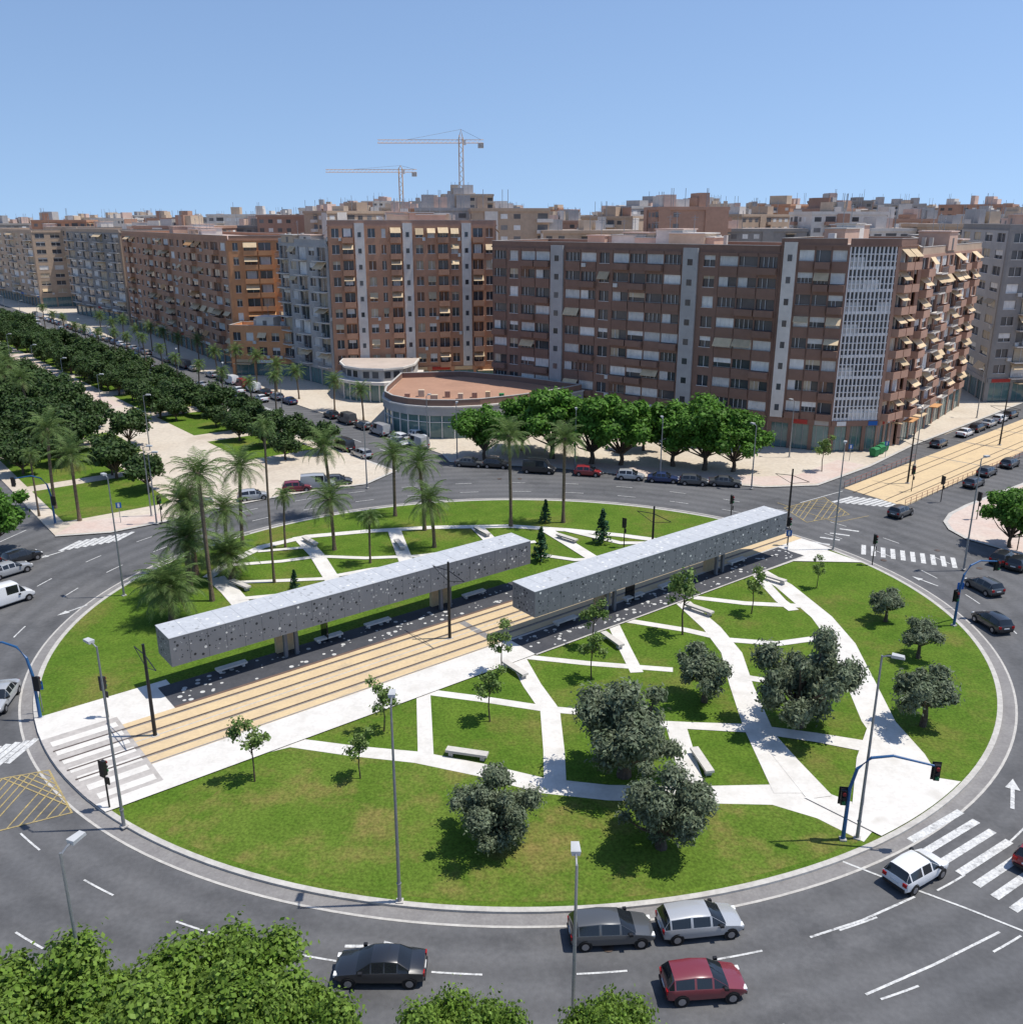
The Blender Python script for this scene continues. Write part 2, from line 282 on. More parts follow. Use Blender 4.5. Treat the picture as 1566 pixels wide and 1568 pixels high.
# station canopies
def canopy(t0,n0,seed):
    r=random.Random(seed); m=MB(); o=TN(t0,n0); d=TD; zb,zt=2.75+ZI,5.2+ZI; L=36.0; W=3.1
    m.obox(o,d,0,L,-W,0,zb,zt-.05,'station_metal'); m.obox(o,d,-.02,L+.02,-W-.02,.02,zt-.05,zt,'station_top')
    def disc(cx,axes,rad,mt):
        a,b=axes; m.face([tuple(cx[i]+rad*(a[i]*math.cos(q)+b[i]*math.sin(q)) for i in range(3)) for q in np.linspace(0,2*math.pi,12,endpoint=False)],mt)
    dv=(d[0],d[1],0); up=(0,0,1); nv=(-ND[0],-ND[1],0)
    placed=[]
    def tryp(s,q,rad,f):
        for (a,b,c,g) in placed:
            if g==f and (a-s)**2+(b-q)**2<(rad+c+.05)**2: return False
        placed.append((s,q,rad,f)); return True
    def P3(s,q,out): return (o[0]+d[0]*s+nv[0]*out, o[1]+d[1]*s+nv[1]*out, q)
    DK_=['perforation_dark']*5+['perforation_mid']*3+['perforation_light']
    for k in range(430):
        s=r.uniform(.3,L-.3); rad=r.choice([.035,.045,.06,.08,.11]); q=r.uniform(zb+.2,zt-.25)
        if tryp(s,q,rad,0): disc(P3(s,q,.006),(dv,up),rad,r.choice(DK_))
        s=r.uniform(.3,L-.3); q=r.uniform(zb+.2,zt-.25)
        if tryp(s,q,rad,1): disc(P3(s,q,-W-.006),(dv,up),rad,r.choice(DK_))
    for k in range(150):
        s=r.uniform(.3,L-.3); q=r.uniform(.3,W-.3); rad=r.choice([.05,.08,.11,.15])
        if tryp(s,q,rad,2):
            c=(o[0]+d[0]*s-nv[0]*q,o[1]+d[1]*s-nv[1]*q,zt+.006); disc(c,(dv,nv),rad,r.choice(['perforation_light','perforation_light','perforation_mid']))
    for k in range(70):
        for f,s in((3,-.006),(4,L+.006)):
            q=r.uniform(.2,W-.2); zz=r.uniform(zb+.2,zt-.25); rad=r.choice([.04,.06,.1])
            if tryp(q,zz,rad,f):
                c=(o[0]+d[0]*s-nv[0]*q,o[1]+d[1]*s-nv[1]*q,zz); disc(c,(nv,up),rad,r.choice(DK_))
    for s in np.arange(1.5,L,1.5):   # panel joints
        m.obox(o,d,s-.01,s+.01,.0,.004,zb,zt-.06,'perforation_dark'); m.obox(o,d,s-.01,s+.01,-W+.05,-.05,zt,zt+.004,'galvanised')
    for s in(9.5,25.5):
        m.obox(o,d,s,s+1.9,-W+.5,-W+.9,ZI,zb,'tram_bed'); m.obox(o,d,s+.2,s+.5,-1.3,-1.0,ZI,zb,'station_metal')
        m.obox(o,d,s+1.2,s+1.5,-1.3,-1.0,ZI,zb,'station_metal')
    for s in(4,13,18,29):
        m.obox(o,d,s,s+2.6,-W+.9,-W+1.5,ZI+.35,ZI+.5,'white_path'); m.obox(o,d,s+.2,s+.4,-W+1,-W+1.4,ZI,ZI+.35,'white_path'); m.obox(o,d,s+2.2,s+2.4,-W+1,-W+1.4,ZI,ZI+.35,'white_path')
    m.obox(o,d,14,14.12,-W+.3,-W+1.5,ZI,ZI+2.2,'car_glass'); m.split('tram_stop_canopy')
canopy(19.1,66.3,1); canopy(47.0,55.9,2)
# ---------------------------------------------------------------- markings
mb=MB(); ZM=.022
def dash(off,a0,a1,ln,gap,w):
    a=math.radians(a0); step=(ln)/(IB+off); gp=gap/(IB+off)
    while a<math.radians(a1):
        s=np.linspace(a,a+step,4)
        strip(mb,[ell(x,off) for x in s],w,ZM,'road_white'); a+=step+gp
dash(4.6,-178,178,2.4,4.4,.12); dash(9.0,-175,170,2.2,5.0,.12)
def line(pts,w=.14,m='road_white'): strip(mb,[P(u,v) for u,v in pts],w,ZM+.003,m)
line([(1240,1436),(1320,1410),(1400,1374)]); line([(1325,1524),(1430,1478),(1530,1428)]); line([(1290,1320),(1380,1355),(1480,1392),(1600,1440)])
line([(0,830),(40,812)]); line([(1225,770),(1290,752)]); line([(1190,770),(1280,800),(1330,790)],.12,'road_yellow')
def zebra(p0,p1,dirv,n,w=.5):
    a=Vector(P(*p0)); b=Vector(P(*p1)); 
    for i in range(n):
        c=a.lerp(b,i/(n-1)); e=Vector(dirv); strip(mb,[c-e/2,c+e/2],w,ZM+.004,'road_white')
a_=Vector(P(1395,1287)); b_=Vector(P(1472,1242)); zebra((1433,1265),(1620,1385),tuple(b_-a_),8,.5)
zebra((-40,1165),(34,1150),(.5,3.2),6,.45)
zebra((1322,842),(1460,862),(1.2,3.2),10,.5); zebra((108,836),(190,822),(.8,3.5),8,.5); zebra((1290,765),(1370,772),(3.5,2.5),9,.5); zebra((1255,832),(1300,812),(2,-1),4,.4)
for (A,B,C,D) in [((-10,1195),(75,1180),(110,1245),(-10,1275)),((1200,778),(1262,762),(1300,788),(1235,800))]:
    line([A,B,C,D,A],.12,'road_yellow')
    for i in range(1,6):
        f=i/6; L_=lambda p,q_,t:(p[0]+(q_[0]-p[0])*t,p[1]+(q_[1]-p[1])*t)
        a=L_(A,B,f); b=L_(A,D,f); strip(mb,[P(*a),P(*b)],.1,ZM+.0045+i*.0002,'road_yellow'); a=L_(C,B,f); b=L_(C,D,f); strip(mb,[P(*a),P(*b)],.1,ZM+.006+i*.0002,'road_yellow')
        a=L_(B,A,f); b=L_(B,C,f); strip(mb,[P(*a),P(*b)],.1,ZM+.008+i*.0002,'road_yellow')
def arrow(u,v,ang,s=1):
    x,y=P(u,v); c,sn=math.cos(ang),math.sin(ang)
    T=lambda a,b:(x+(a*c-b*sn)*s,y+(a*sn+b*c)*s,ZM+.01)
    mb.face([T(-1.6,-.1),T(.4,-.1),T(.4,.1),T(-1.6,.1)],'road_white'); mb.face([T(.4,-.38),T(1.5,0),T(.4,.38)],'road_white')
arrow(1550,1215,math.radians(62),1.2); arrow(575,1450,math.radians(0),1.0); arrow(110,935,math.radians(235)); arrow(78,850,math.radians(235)); arrow(1415,890,math.radians(120)); arrow(1470,805,math.radians(215))
for k in range(14):
    a=R.uniform(0,6.28); x,y=ell(a,R.choice([3,7,11])); mb.face([(x+.33*math.cos(t),y+.33*math.sin(t),ZM+.012) for t in np.linspace(0,6.28,12,endpoint=False)],'rail_steel')
for n in range(125,420,9):
    mb.face([(*TN(73.93,n),ZM),(*TN(74.07,n),ZM),(*TN(74.07,n+3),ZM),(*TN(73.93,n+3),ZM)],'road_white')
    mb.face([(*TN(14.5,n),ZM),(*TN(14.64,n),ZM),(*TN(14.64,n+3),ZM),(*TN(14.5,n+3),ZM)],'road_white')
mb.build('road_markings')
mb=MB()
def pk(t0,t1,n0,n1,m='grass',z=.142): mb.face([(*TN(t0,n0),z),(*TN(t1,n0),z),(*TN(t1,n1),z),(*TN(t0,n1),z)],m)
for n0,n1 in[(119,136),(139,158),(162,180),(185,205),(210,235),(240,270),(275,310),(316,370)]: pk(23.5,37,n0,n1)
for n0,n1 in[(134,150),(156,176),(182,204),(210,235),(240,280),(286,340)]: pk(53.5,65.5,n0,n1)
for n0,n1 in[(150,168),(176,196),(205,235)]: pk(38,43,n0,n1)
pk(44.5,52,190,600,'pink_paving',.139); mb.build('lawn')
# ---------------------------------------------------------------- vegetation
def leafquads(cen,nrm,size,rng,aspect=1.6):
    n=len(cen); t=rng.normal(size=(n,3)); a=np.cross(nrm,t); a/=np.linalg.norm(a,axis=1)[:,None]+1e-9; b=np.cross(nrm,a); b/=np.linalg.norm(b,axis=1)[:,None]+1e-9
    s=(size*rng.uniform(.6,1.35,n))[:,None]; a=a*s*aspect/2; b=b*s/2
    return np.stack([cen-a,cen-b*1.0,cen+a,cen+b*1.0],axis=1)
def crown(m,lobes,n,size,mt,rng,shell=.5,aspect=1.5,noise=.14):
    lob=np.array(lobes); w=lob[:,3]**2; w/=w.sum(); k=rng.choice(len(lob),n,p=w)
    d=rng.normal(size=(n,3)); d/=np.linalg.norm(d,axis=1)[:,None]
    r=lob[k,3]*(1-shell*rng.random(n)**1.6)*(1+noise*rng.normal(size=n)); fl=np.array([1,1,.85])
    c=lob[k,:3]+d*r[:,None]*fl; nr=d+.6*rng.normal(size=(n,3)); nr[:,2]+=.45; nr/=np.linalg.norm(nr,axis=1)[:,None]
    m.quads(leafquads(c,nr,size,rng,aspect),mt)
def tree(name,h,rx,hz,cz,nl,size,mt,seed,nlobes=14,lr=(.28,.45),trunk=.2,bark='bark',fork=.3,shell=.5,tilt=.0,spread=(.35,.8),noise=.14,aspect=1.5):
    rng=np.random.default_rng(seed); m=MB(); lobes=[]
    for i in range(nlobes):
        d=rng.normal(size=3); d/=np.linalg.norm(d); rr=rng.uniform(*spread)
        r=rng.uniform(*lr)*rx
        lobes.append((d[0]*rx*rr,d[1]*rx*rr,cz+d[2]*hz*rr,r))
    f=h*fork
    m.tube([(0,0,-.1),(.04*h*tilt,.02*h,f*.5),(tilt*.08*h,0,f)],[trunk*1.3,trunk,trunk*.85],bark,8)
    for l in lobes:
        e=Vector(l[:3]); s=Vector((tilt*.08*h,0,f*rng.uniform(.75,1))); mid=s.lerp(e,.5)+Vector((rng.normal()*.15,rng.normal()*.15,-.05*h))
        m.tube([s,mid,e],[trunk*.5,trunk*.28,trunk*.08],bark,5,False)
    crown(m,lobes,nl,size,mt,rng,shell,noise=noise,aspect=aspect)
    return m.mesh(name)
OL=[tree('olive_mesh',4.6,2.6,2.0,2.75,27000,.11,'olive_leaves',s,36,(.13,.3),.3,fork=.22,spread=(.3,1.05),noise=.3,aspect=2.3) for s in(1,2,6)]
SOL=[tree('olive_small_mesh',3.6,1.9,1.0,2.5,9000,.11,'olive_leaves',s,20,(.16,.34),.16,fork=.4,spread=(.3,1.05),noise=.3,aspect=2.3) for s in(4,5)]
BR=[tree('broad_mesh',8,4.4,2.6,5.4,13000,.32,'broad_leaves',s,28,(.18,.34),.25,fork=.22,spread=(.3,1.0),noise=.2) for s in(11,12,13)]
NR=[tree('near_mesh',8.5,4.4,2.5,6.0,52000,.16,'near_leaves',s,44,(.14,.3),.25,shell=.6,spread=(.3,.97),noise=.24) for s in(21,22)]
DK=[tree('dark_mesh',6,3.3,1.9,3.7,3800,.36,'dark_leaves',s,18,(.25,.42),.2,spread=(.3,.95),noise=.2,fork=.2) for s in(31,32,33)]
YG=[tree('young_mesh',4.8,1.25,1.4,3.5,900,.16,'young_leaves',s,12,(.2,.42),.05,fork=.55,spread=(.3,1.0),noise=.3) for s in(41,42,43)]
def palm(h,nf,fl,seed,tr=.19,droop=1.0,leanx=.3,step=22,wk=.25):
    rng=np.random.default_rng(seed); m=MB()
    pts=[(leanx*(i/8)**2,0,h*i/8) for i in range(9)]; m.tube([(x,y,z-.1*(i==0)) for i,(x,y,z) in enumerate(pts)],[tr*1.5]+[tr*(1.02-.02*i) for i in range(8)],'palm_bark',9)
    m.tube([(leanx*.96,0,h-.5),(leanx,0,h-.1),(leanx,0,h+.3)],[tr*1.1,tr*1.8,tr*.9],'palm_bark',9)
    Q=[];QD=[]
    for i in range(nf):
        az=i*2.39996+rng.uniform(-.2,.2); fr=i/nf; el=math.radians(85-125*fr**.9+rng.uniform(-8,8)); ln=fl*rng.uniform(.85,1.12)*(1 if fr<.85 else .75)
        p=Vector((leanx,0,h+.15)); spine=[p.copy()]; e=el
        for s in range(step):
            dv=Vector((math.cos(az)*math.cos(e),math.sin(az)*math.cos(e),math.sin(e))); p=p+dv*ln/step; spine.append(p.copy()); e-=droop*(.02+.11*(s/step))*(1 if e>-1.35 else 0)*22/step
        side=Vector((-math.sin(az),math.cos(az),0)); dead=fr>.93
        for s in range(2,step+1):
            a=spine[s]; tdir=(spine[s]-spine[s-1]).normalized(); f=s/step; ll=fl*.15*math.sin(math.pi*min(1,.18+f*.84))+.06
            for sg in(-1,1):
                tip=a+(side*sg*.8+tdir*.7-Vector((0,0,1))*(.1+.35*rng.random())).normalized()*ll*1.5
                w=tdir*ln/step*wk; (QD if dead else Q).append([a-w,a+w,tip+w*.3,tip-w*.3])
        for s in range(0,step,3):
            b=spine[min(s+3,step)]; a=spine[s]; w=Vector((0,0,.03)); (QD if dead else Q).append([a-w,b-w,b+w,a+w])
    m.quads(np.array([[tuple(p) for p in qd] for qd in Q]),'palm_leaves')
    if QD: m.quads(np.array([[tuple(p) for p in qd] for qd in QD]),'dry_fronds')
    return m.mesh('palm_mesh')
PALM={}
def getpalm(h,kind):
    key=(round(h),kind)
    if key not in PALM:
        PALM[key]={'date':palm(key[0],36,3.5,key[0]+5,.2,1.0,.5,22,.28),'fan':palm(key[0],34,1.7,key[0]+50,.12,1.6,.3,14,.32),'bushy':palm(key[0],60,3.7,key[0]+90,.3,.9,.2,22,.3)}[kind]
    return PALM[key]
def conifer(seed):
    rng=np.random.default_rng(seed); m=MB(); m.tube([(0,0,0),(0,0,4)],[.1,.03],'bark',6)
    cs=[]
    for k in range(14):
        z=.5+k*.26; r=1.3*(1-z/4.4)
        for j in range(9):
            a=rng.uniform(0,6.28)
            for s in range(14):
                f=rng.random(); cs.append((math.cos(a)*r*f+rng.normal()*.05,math.sin(a)*r*f+rng.normal()*.05,z-.12*f+.05*rng.normal()))
    c=np.array(cs); nr=rng.normal(size=c.shape); nr[:,2]+=1; nr/=np.linalg.norm(nr,axis=1)[:,None]; m.quads(leafquads(c,nr,.16,rng,1.8),'conifer_leaves'); return m.mesh('conifer_mesh')
CF=[conifer(1),conifer(2)]
def put(ms,name,u,v,sc,sz=None,z=ZI,k=None):
    x,y=P(u,v,z); return inst(R.choice(ms) if k is None else ms[k],name,x,y,z,R.uniform(0,6.28),sc,sz)
for u,v,s,sz,k in[(955,1188,1.42,1.36,0),(1222,1112,1.3,1.55,1),(750,1290,.95,.95,2),(1012,1298,1.04,1.1,0)]: put(OL,'olive_tree',u,v,s,sz,k=k)
for u,v,s in[(1078,1075,1.28),(1412,1112,1.3),(1355,952,.9),(1405,1008,.95)]: put(SOL,'olive_tree',u,v,s)
for u,v,s in[(390,1197,1.02),(552,1192,.8),(588,1120,.95),(750,1105,1.0),(768,1030,.95),(905,1040,.95),(908,990,1.0),(1045,972,1.45),(1150,940,1.0),(1250,900,.7)]: put(YG,'young_tree',u,v,s)
def putpalm(u,v,vt,kind,sc=1):
    x,y=P(u,v,ZI); t=vt-784; r=(F*ST+t*CT)/(F*CT-t*ST); h=36-r*y-ZI
    h=max(1.5,h); me=getpalm(h,kind); o=inst(me,'palm_tree',x,y,ZI,R.uniform(0,6.28),1); 
    k=h/round(h) if round(h)>0 else 1; o.scale=(sc,sc,k); return o
for u,v,vt,k in[(325,920,730,'date'),(292,905,825,'bushy'),(264,950,900,'bushy'),(420,892,655,'fan'),(350,862,785,'date'),(372,835,718,'date'),(437,838,762,'fan'),(355,886,850,'bushy'),
   (512,842,765,'date'),(508,790,685,'date'),(605,790,700,'date'),(650,812,712,'date'),(665,838,768,'date'),(782,806,668,'date'),(862,800,672,'date'),(567,862,795,'fan'),(300,880,770,'bushy')]: putpalm(u,v,vt,k)
for u,v,vt,k in[(85,778,660,'date'),(122,797,698,'date'),(60,790,700,'fan')]: putpalm(u,v,vt,k)
for u,v,s in[(922,832,1.05),(828,860,1.0),(835,800,.75),(452,906,.6)]: put(CF,'conifer_tree',u,v,s)
for u,v,s in[(742,704,1.1),(800,690,1.1),(845,702,1.45),(905,710,1.4),(950,712,1.3),(1030,714,1.25),(1078,720,1.35),(1122,722,1.15),(985,690,.9)]: put(BR,'street_tree',u,v,s,s*.92,z=.13)
put(BR,'street_tree',1545,838,.8,z=.13); put(BR,'street_tree',-12,850,1.0,z=0); put(YG,'young_tree',1258,722,1.2,z=.13); put(YG,'young_tree',1575,800,1.0,z=.13)
for x,y,s,sz in[(-12.4,28.4,1.0,.97),(-18.2,27.8,.98,.95),(-8.0,26.6,.72,.93),(-2.2,26.3,.62,1.0),(3.4,26.2,.6,.985),(-23.5,28.0,.97,.92)]: inst(NR[int(x)%2],'street_tree',x,y,.13,R.uniform(0,6),s,sz)
for n in range(126,380,7):
    for t in(25,30.5,36,41):
        if t>37 and (n<150 or R.random()<.25): continue
        if n<146 and t<32: continue
        x,y=TN(t+R.uniform(-1.5,1.5),n+R.uniform(-2.5,2.5)); inst(R.choice(DK),'park_tree',x,y,.13,R.uniform(0,6),R.uniform(.75,1.2))
    for t in(54.5,59.5,64.5):
        if n<(132 if t>58 else 168): continue
        x,y=TN(t+R.uniform(-1.5,1.5),n+R.uniform(-2.5,2.5)); inst(R.choice(DK),'park_tree',x,y,.13,R.uniform(0,6),R.uniform(.65,1.1))
for n in range(150,330,12):
    x,y=TN(66.3,n+R.uniform(-2,2)); o=inst(getpalm(R.choice([6,7,8]),'fan'),'palm_tree',x,y,.13,R.uniform(0,6),1.2)
    x,y=TN(83,n+R.uniform(-2,2)); inst(getpalm(R.choice([6,7,8]),'date'),'palm_tree',x,y,.13,R.uniform(0,6),.8)
    if n>175: x,y=TN(33+R.uniform(-3,3),n); inst(getpalm(8,'date'),'palm_tree',x,y,.13,R.uniform(0,6),1)
# ---------------------------------------------------------------- buildings
def fac(m,p0,p1,z0,fh,nf,pat,wall,r,alt='wall_grey',par=None,glass='window_glass',ground=None,awn=.3,blind=.6,aw='awning'):
    L=math.dist(p0,p1); d=((p1[0]-p0[0])/L,(p1[1]-p0[1])/L); nb=len(pat); bw=L/nb; T=.28; par=par or wall
    bx=lambda a,b,c,e,f,g,mt:m.obox(p0,d,a,b,c,e,f,g,mt)
    zg=z0
    if ground:
        gh=ground; k=max(3,int(L/5)); w=L/k
        bx(0,L,.01,T+.15,zg+gh-.9,zg+gh,wall)
        for i in range(k):
            bx(i*w,i*w+.6,.01,T,zg,zg+gh-.9,wall)
            bx(i*w+.6,i*w+w,.01,.08,zg+.1,zg+gh-.9,'shop_glass')
            for c in(.35,.7): bx(i*w+w*c,i*w+w*c+.08,.08,.13,zg,zg+gh-.9,'galvanised')
            if r.random()<.35: bx(i*w+.8,i*w+w-.3,T+.15,T+.22,zg+gh-.8,zg+gh-.1,r.choice(['sign_red','frame_white','sign_blue','awning','frame_white','wall_grey']))
            if r.random()<.2: bx(i*w+.8,i*w+w-.3,T,T+1.6,zg+gh-1.1,zg+gh-.95,r.choice(['awning','awning_orange']))
        zg+=gh
    def blindf(a,b,zs,zt,p):
        if r.random()<p:
            f=r.choice([.25,.4,.6,1,1]); mt=r.choice(['blind_white','blind_white','blind_beige',]) if wall not in('brick_orange','wall_apricot') else r.choice(['blind_beige','blind_brown','blind_white'])
            bx(a,b,.02,.1,zt-(zt-zs)*f,zt,mt)
        c=(a+b)/2; bx(c-.04,c+.04,.1,.14,zs,zt,'frame_white')
    def awning(a,b,zt,out,o0):
        n=(d[1],-d[0]); q=lambda s,o,z:(p0[0]+d[0]*s+n[0]*o,p0[1]+d[1]*s+n[1]*o,z)
        mt=r.choice(['awning','awning',aw]); dr=r.uniform(.8,1.35); m.hexa([q(a,o0,zt),q(b,o0,zt),q(b,o0+out,zt-dr),q(a,o0+out,zt-dr)],[q(a,o0,zt+.05),q(b,o0,zt+.05),q(b,o0+out,zt-dr+.05),q(a,o0+out,zt-dr+.05)],mt)
    for i,c in enumerate(pat):
        a,b=i*bw,(i+1)*bw
        if c in'SG':
            H_=nf*fh; e=.35 if c=='G' else 0
            if c=='S': bx(a,b,.01,T,zg,zg+H_,wall)
            else:
                bx(a+.1*bw,b-.1*bw,.01,T+e,zg,zg+H_+.6,alt); bx(a,a+.1*bw,.01,T,zg,zg+H_,wall); bx(b-.1*bw,b,.01,T,zg,zg+H_,wall)
                for f in range(nf): bx(a+.36*bw,b-.36*bw,T+e,T+e+.02,zg+f*fh+1.1,zg+f*fh+2.1,glass)
            continue
        for f in range(nf):
            z=zg+f*fh; zt=z+fh
            if c in'Ww':
                k=.2 if c=='W' else .32; oa,ob=a+bw*k,b-bw*k; zs,zh=z+1.0,zt-.5
                bx(a,oa,.01,T,z,zt,wall); bx(ob,b,.01,T,z,zt,wall); bx(oa,ob,.01,T,z,zs,wall); bx(oa,ob,.01,T,zh,zt,wall)
                bx(oa-.05,ob+.05,T,T+.06,zs-.08,zs,'frame_white'); blindf(oa,ob,zs,zh,blind)
                if r.random()<.12: bx(ob-.1,min(ob+.8,b),T,T+.4,z+.3,z+1.0,'ac_unit')
                if r.random()<awn*.5: awning(oa-.1,ob+.1,zh,.9,T)
            elif c=='L':
                oa,ob=a+.12,b-.12; zs,zh=z+1.15,zt-.55
                bx(a,oa,.01,T-.06,z,zt,wall); bx(ob,b,.01,T-.06,z,zt,wall)
                deep=r.random()<.3
                bx(oa,ob,.01,T+(.75 if deep else .12),z,zs-.1*deep,par); bx(oa,ob,.01,T+.05,zh,zt,wall)
                x=r.random()
                if x<.3: bx(oa,ob,.02,.15,zs,zh,'blind_white')
                elif x<.48: bx(oa,(oa+ob)/2,.02,.15,zs,zh,r.choice(['blind_brown','blind_beige','blind_white']))
                elif x<.62: bx(oa,ob,.02,.15,zs+(zh-zs)*.5,zh,r.choice(['blind_beige','blind_white']))
                for t_ in range(1,r.choice([2,3,4])): s=oa+(ob-oa)*t_/4; bx(s-.03,s+.03,.15,.2,zs,zh,'frame_white')
                if not deep: bx(oa,ob,T+.12,T+.16,zs+.1,zs+.16,'galvanised')
                if r.random()<awn*.4: awning(oa,ob,zh,.9,T)
                if r.random()<.08: bx(oa+.3,oa+1.1,T+.13,T+.45,z+.25,z+.9,'ac_unit')
            elif c in'BR':
                oa,ob=a+bw*.08,b-bw*.08; zh=zt-.45; out=1.25
                bx(a,oa,.01,T,z,zt,wall); bx(ob,b,.01,T,z,zt,wall); bx(oa,ob,.01,T,zh,zt,wall)
                bx(a+.1,b-.1,T,T+out,z-.12,z+.08,'wall_white' if c=='R' else par)
                if c=='B':
                    bx(a+.1,b-.1,T+out-.1,T+out,z+.08,z+1.05,par); bx(a+.1,a+.2,T,T+out-.1,z+.08,z+1.05,par); bx(b-.2,b-.1,T,T+out-.1,z+.08,z+1.05,par)
                else:
                    bx(a+.1,b-.1,T+out-.06,T+out,z+1.0,z+1.06,'galvanised')
                    kk=int((b-a)/.35)
                    for j in range(kk): s=a+.15+j*.35; bx(s,s+.04,T+out-.05,T+out-.01,z+.08,z+1.0,'galvanised')
                blindf(oa+.3,ob-.3,z+.1,zh,blind)
                if r.random()<awn: awning(a+.15,b-.15,zh+.1,out+.15,T)
                if r.random()<.15: bx(a+.3,a+1.1,.1,.5,z+.1,z+.8,'ac_unit')
            elif c=='D':
                bx(a,b,.01,.2,z,z+.45,'frame_white')
                for j in range(4):
                    s=a+bw*j/4; bx(s,s+.2,.01,.3,z,zt,'frame_white')
                for zz in(1.15,2.2): bx(a,b,.02,.24,z+zz,z+zz+.14,'frame_white')
                if r.random()<.3: bx(a+.2,b-.1,.02,.1,z+.4,z+1.8,'blind_white')
def roof(m,poly,z,r,wall,clutter=4,surf='roof_gravel',over=.35):
    cx=sum(p[0] for p in poly)/len(poly); cy=sum(p[1] for p in poly)/len(poly)
    def off(p,k): v=Vector((p[0]-cx,p[1]-cy)); v=v*(1+k/v.length); return (cx+v.x,cy+v.y)
    m.prism([off(p,over+.15) for p in poly],z,z+.25,wall); m.prism([off(p,-.3) for p in poly],z+.25,z+.32,surf)
    n=len(poly)
    for i in range(n):
        a=off(poly[i],over); b=off(poly[(i+1)%n],over); L=math.dist(a,b); d=((b[0]-a[0])/L,(b[1]-a[1])/L); m.obox(a,d,.3*(i%2),L-.3*(1-i%2),-.25,0,z+.25,z+1.15,wall); m.obox(a,d,.3*(i%2),L-.3*(1-i%2),-.3,.05,z+1.15,z+1.22,'concrete')
    e=max(range(n),key=lambda i:math.dist(poly[i],poly[(i+1)%n])); a=poly[e]; b=poly[(e+1)%n]; L=math.dist(a,b); d=((b[0]-a[0])/L,(b[1]-a[1])/L)
    for k in range(clutter):
        f=(k+.5+r.uniform(-.25,.25))/clutter; x=a[0]+(b[0]-a[0])*f; y=a[1]+(b[1]-a[1])*f; x+=(cx-x)*r.uniform(.45,.9)*.9; y+=(cy-y)*.6
        w=r.uniform(1.6,4.2); dp=r.uniform(1.5,3); hh=r.uniform(1.4,3.1)
        wm_=r.choice(['wall_pink','wall_white','roof_pink','wall_cream','wall_pink']); m.obox((x,y),d,-w,w,-dp,dp,z+.32,z+.32+hh,wm_); m.obox((x,y),d,-w-.2,w+.2,-dp-.2,dp+.2,z+.32+hh,z+.5+hh,r.choice(['wall_white','concrete','roof_pink']))
        m.obox((x,y),d,-.5,.5,dp,dp+.03,z+.4,z+min(2.3,hh),'window_far')
        if r.random()<.7: q=z+.5+hh; m.tube([(x,y,q),(x,y,q+3)],.05,'galvanised',4); m.obox((x,y),d,-.7,.7,-.03,.03,q+2.6,q+2.68,'galvanised'); m.obox((x,y),d,-.4,.4,-.03,.03,q+2.2,q+2.26,'galvanised')
        if r.random()<.5: m.obox((x,y),d,w+.8,w+1.8,-.6,.4,z+.32,z+1.9,'ac_unit')
        m.obox((x,y),d,-w-1.6,-w-1.0,-.3,.3,z+.32,z+2.4,'concrete')
def building(name,poly,fh,nf,ground,pats,walls,seed,alt='wall_grey',par=None,clutter=4,rs='roof_gravel',awn=.3,blind=.6,aw='awning',rw=None):
    m=MB(); r=random.Random(seed); h=ground+fh*nf; m.prism(poly,0,h,'window_glass'); n=len(poly)
    for i in range(n):
        w=walls[i%len(walls)]; p=pats[i%len(pats)]
        fac(m,poly[i],poly[(i+1)%n],.13,fh,nf,p,w,r,alt,par,ground=ground-.13 if ground else None,awn=awn,blind=blind,aw=aw)
        c=poly[i]; m.box(c[0]-.27,c[0]+.27,c[1]-.27,c[1]+.27,0,h-.01,w)
    roof(m,poly,h,r,rw or walls[0],clutter,rs); return m.split(name)
building('apartment_building',[(-3.4,183),(42,148.5),(55,166),(8,202)],3.28,8,4.6,['LWLLGLLWLLLLGWLLL','WWWW','WWWWWWWWWW','WWWW'],['brick_brown'],1,alt='wall_grey',clutter=10,rs='roof_pink',awn=.12)
building('corner_apartment_building',[(42.3,148.1),(51.2,144),(59,144.7),(62.8,148),(67,160),(56,167)],3.35,8,5.2,['GLLL','DDD','BB','WWBB','WWW','WWW'],['brick_brown','brick_brown','brick_tan','brick_tan','brick_brown'],2,alt='wall_white',clutter=3,awn=.5)
building('apartment_building',[(64.2,148.8),(89.5,181.5),(77,192),(68.5,160.5)],3.2,8,5.0,['BWRBWRBWBW','WWWW','WWWWWW','WWW'],['brick_tan','wall_beige'],3,clutter=5,awn=.5,rw='wall_beige')
building('apartment_building',[(97,186),(123,190),(135,222),(104,220)],3.2,9,5,['WRWWBW','WWWWWWW','WWW','WWWW'],['wall_darkgrey','wall_grey'],4,clutter=4,awn=.2)
building('apartment_building',[(-38.5,201.5),(-3.6,207.5),(-6,228),(-42,222)],3.33,9,4.6,['WBGWwBGWWBWGBW','WWWW','WWWWWWWW','WWWW'],['brick_orange','brick_tan'],5,alt='wall_white',clutter=8,rs='roof_pink',awn=.3,rw='brick_tan')
building('apartment_building',[(-53.5,220),(-39.3,202.5),(-43,224),(-50,230)],3.25,8,4.6,['RWRWR','WWW','WW','WW'],['wall_grey','wall_grey'],6,clutter=2,awn=.15)
building('apartment_building',[(-132,324),(-68.3,229),(-55,232.5),(-62,262),(-112,335)],3.3,8,4.6,['WBWwWBWWBWwWBWWBW','wBBw','WWWW','WWWWWW','WWW'],['brick_orange','wall_apricot','wall_apricot'],7,clutter=8,awn=.4,aw='awning_orange',rs='roof_pink')
building('shop_building',[(-67,221),(-51,218),(-50.3,228),(-66,228.2)],3.4,2,4.0,['WWWWW','WWW','WWWW','WWW'],['wall_apricot','brick_orange'],8,clutter=1,rs='roof_gravel')
